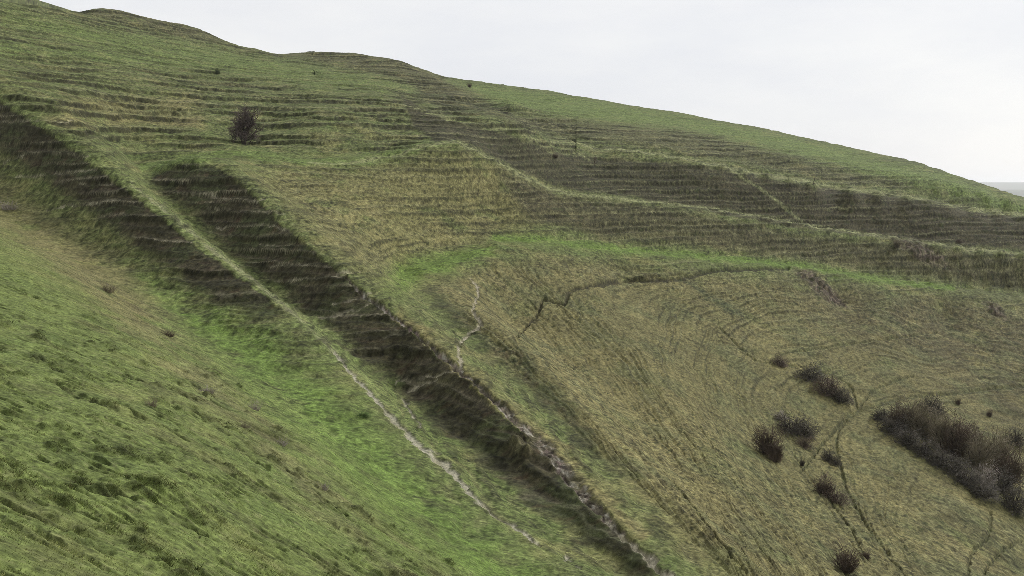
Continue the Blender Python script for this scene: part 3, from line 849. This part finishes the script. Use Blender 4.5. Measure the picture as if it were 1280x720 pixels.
plant("hawthorn_tree", "tree", 0, 309, 177, 48, 52, W_TREE, "bare dark hawthorn tree standing alone just above the green terrace on the upper left slope", "tree", None, ("trunk", "crown"), rot=.6)
plant("shrub", "bramble", 0, 278, 92, 8, 8, W_LEAF, "small round dark evergreen bush high on the slope above the bare tree", "bush")
plant("sapling", "sapling", 0, 398, 97, 7, 14, W_LEAF, "thin lone sapling on the green slope below the second hump of the skyline", "sapling")
plant("shrub", "shrub", 0, 588, 109, 6, 6, W_RED, "tiny brown bush just below the skyline beside the rounded shoulder", "bush")
plant("sapling", "sapling", 1, 742, 208, 8, 14, W_RED, "twiggy little tree on the dark bank face below the highest terrace edge", "sapling")
plant("shrub", "shrub", 1, 693, 198, 9, 6, W_RED, "reddish low shrub at the foot of the small spur on the dark upper bank", "bush")
plant("sapling", "sapling", 0, 926, 189, 4, 8, W_BARK, "short stubby sapling at the edge of the smooth green upper slope", "sapling")
plant("sapling", "sapling", 1, 1013, 231, 5, 11, W_TREE, "slender bare sapling on the lip of the upper right bank", "sapling")
plant("shrub", "bramble", 1, 1196, 304, 8, 5, W_RED, "small brown bush on the pale terrace edge at far right", "bush")
plant("shrub", "shrub", 2, 1119, 309, 11, 11, W_BROWN, "reddish bush at the top of the bare earth scar on the right", "bush")

G1 = "scrub bushes scattered over the combe floor"
plant("bramble_bush", "bramble", 0, 976, 455, 26, 14, W_RED, "low brown bramble highest up the combe, at the upper end of the row of bushes", "bush", G1)
plant("bramble_bush", "bramble", 1, 1016, 474, 40, 20, W_DARK, "dark grey bramble mound forming the upper half of the long slanting clump", "bush", G1)
plant("bramble_bush", "bramble", 2, 1036, 491, 40, 24, W_RED, "brownish bramble mound in the middle of the long slanting clump", "bush", G1)
plant("bramble_bush", "bramble", 3, 1054, 502, 32, 20, W_DARK, "dark bramble at the lower end of the slanting clump, next to the trail junction", "bush", G1)
plant("bramble_bush", "bramble", 1, 977, 523, 20, 11, W_GREY, "pale grey wispy bramble at the top of the mottled clump", "bush", G1)
plant("bramble_bush", "bramble", 2, 992, 540, 42, 24, W_DARK, "mottled dark bramble mound above and right of the upright brown shrub", "bush", G1)
plant("bramble_bush", "bramble", 0, 1011, 545, 34, 24, W_DARK, "rounded dark bramble at the right end of the mottled clump", "bush", G1)
plant("bramble_bush", "bramble", 3, 1010, 558, 24, 14, W_RED, "small brown bramble tucked under the lower edge of the mottled clump", "bush", G1)
plant("upright_shrub", "shrub", 0, 962, 568, 32, 40, W_RED, "upright feathery brown shrub standing leftmost on the combe floor", "bush", G1)
plant("upright_shrub", "shrub", 3, 974, 576, 26, 32, W_RED, "lower half of the brown shrub pair, dark reddish and leaning downhill", "bush", G1)
plant("bramble_bush", "bramble", 2, 1040, 575, 20, 16, W_DARK, "small dark bramble beside the trail below the mottled clump", "bush", G1)
plant("bramble_bush", "bramble", 1, 1050, 582, 16, 13, W_DARK, "tiny dark bramble touching the trail, right beside another small bramble", "bush", G1)
plant("bramble_bush", "shrub", 1, 1008, 581, 8, 9, W_BARK, "tiny lone dark tuft of a bush on open grass below the brown shrub", "bush", G1)
plant("upright_shrub", "shrub", 2, 1037, 617, 32, 24, W_RED, "brown brushy shrub halfway down the combe, left half of an oval clump", "bush", G1)
plant("upright_shrub", "bramble", 0, 1053, 629, 32, 20, W_RED, "dark brown shrub making the right half of the oval clump halfway down", "bush", G1)
plant("upright_shrub", "shrub", 1, 1068, 715, 36, 34, W_RED, "large brown shrub nearest to us at the bottom of the combe", "bush", G1)
plant("bramble_bush", "shrub", 0, 1092, 697, 14, 14, W_RED, "little brown bush just right of the large nearest shrub", "bush", G1)
plant("bramble_bush", "bramble", 3, 1168, 514, 28, 22, W_DARK, "very dark rounded bush standing apart behind the long thicket", "bush", G1)
plant("bramble_bush", "bramble", 1, 1178, 517, 18, 16, W_DARK, "small dark bush leaning on the right side of the rounded bush behind the thicket", "bush", G1)
plant("bramble_bush", "shrub", 2, 1203, 505, 7, 9, W_RED, "tiny reddish bush on the grass right of the very dark rounded bush", "bush", G1)
plant("bramble_bush", "shrub", 3, 1243, 520, 9, 8, W_RED, "tiny brown bush on the grass well above the right end of the thicket", "bush", G1)
plant("bramble_bush", "bramble", 0, 1278, 556, 28, 20, W_DARK, "dark bush cut by the right edge of the photo, above the thicket", "bush", G1)

G2 = "dark brambles along the near edge of the thicket"
near = [(1107,525,26,20,"the first dark bramble at the upper left tip of the thicket"), (1121,540,34,24,"dark bramble second from the upper left tip along the near edge"),
        (1141,556,36,24,"dark bramble third along the near edge, under the pale feathery shrubs"), (1161,569,36,24,"dark bramble fourth along the near edge of the thicket"),
        (1182,582,38,25,"dark bramble in the middle of the near edge, under the tallest shrubs"), (1203,592,36,26,"dark bramble past the middle of the near edge, where the hedge bends"),
        (1216,606,36,24,"dark bramble jutting out lowest and furthest left at the lower end"), (1237,620,40,26,"bramble with greyish tips at the lower corner of the thicket"),
        (1262,614,36,34,"dark bramble between the greyish corner bramble and the right edge"), (1280,640,38,40,"dark bramble lowest down at the right edge of the photo")]
for k, (x, y, w, h, lb) in enumerate(near):
    plant("bramble_bush", "bramble", k % 4, x, y, w * 1.15, h * .85, W_DARK, lb, "bush", G2)
G3 = "feathery shrubs inside the thicket"
tall = [(1130,535,32,32,"reddish feathery shrub nearest the upper left tip inside the thicket"), (1147,540,32,40,"pale brown feathery shrub second from the upper left inside the thicket"),
        (1165,547,36,40,"feathery olive brown shrub just below the dark rounded bush"), (1183,560,40,46,"tall feathery shrub at the centre of the thicket"),
        (1203,570,42,48,"tallest pale brown shrub right of the thicket centre"), (1222,566,34,34,"darker shrub at the back edge, right of the tallest one"),
        (1232,586,40,44,"brown shrub above the greyish corner bramble"), (1254,584,42,44,"brown shrub near the right end of the thicket, back row"),
        (1272,604,36,42,"feathery shrub at the right edge behind the lowest bramble"), (1208,548,20,18,"small dark shrub peeping out of the back edge of the thicket")]
for k, (x, y, w, h, lb) in enumerate(tall):
    plant("upright_shrub", "shrub", k % 4, x, y, w * 1.1, h * .98, (W_RED, W_BROWN, W_BROWN, W_BROWN)[k % 4], lb, "bush", G3)
plant("bramble_bush", "bramble", 2, 1240, 606, 34, 26, W_GREY, "grey lichen pale bramble with bleached stems near the lower end of the thicket", "bush")

G4 = "dry weed clumps on the near slope"
for k, (x, y, w, h, m, lb) in enumerate([(184,508,16,14,W_BROWN,"brown dry weed clump beside the double rut on the near slope"), (256,490,22,9,W_GREY,"pale grey clump of dead stalks at the edge of the bright green hollow"),
        (314,512,16,14,W_GREY,"wispy grey dead weeds right against the bright green hollow"), (302,536,12,11,W_BROWN,"brown weed clump below the wispy grey dead weeds"),
        (346,553,22,9,W_GREY,"low greyish dead weeds lying along the hollow's lower rim"), (208,422,16,12,W_RED,"brown weed clump in the dead grass band left of the hollow"),
        (134,365,20,14,W_BROWN,"straw brown weed clump highest up the dead grass band"), (400,612,16,12,W_GREY,"lowest clump of grey dead weeds near the bottom of the green hollow"),
        (15,262,20,12,W_GREY,"grey weed clump at the left edge under the dark bank")]):
    plant("dry_weed", "weed", k % 4, x, y, w * .85, h * .85, m, lb, "weeds", G4, ("stalks", "seed_heads"), stem=m)
plant("leafy_plant", "bramble", 1, 452, 522, 20, 7, W_FRESH, "patch of fresh green leaves above the bright hollow, left of the chalk path", "plant")

# ------------------------------------------------------------------ damp air
def haze():
    lo = np.array([-13000., -13000., float(P3[:, 2].min()) - 1]); hi = np.array([13000., 14500., float(P3[:, 2].max()) + 6])
    v = np.array([[x, y, z] for x in (lo[0], hi[0]) for y in (lo[1], hi[1]) for z in (lo[2], hi[2])])
    f = np.array([[0, 1, 3, 2], [4, 6, 7, 5], [0, 4, 5, 1], [2, 3, 7, 6], [0, 2, 6, 4], [1, 5, 7, 3]])
    m = bpy.data.materials.new("haze")
    m.use_nodes = True
    t = m.node_tree; t.nodes.clear()
    vo = t.nodes.new("ShaderNodeVolumePrincipled"); o = t.nodes.new("ShaderNodeOutputMaterial")
    vo.inputs["Color"].default_value = (.93, .95, 1.0, 1)
    vo.inputs["Anisotropy"].default_value = .7
    vo.inputs["Density"].default_value = HAZE
    t.links.new(vo.outputs[0], o.inputs["Volume"])
    tag(link("haze", mesh_np("haze", v, f), m), None, None, None, "stuff")
HAZE = 1.1e-4
haze()
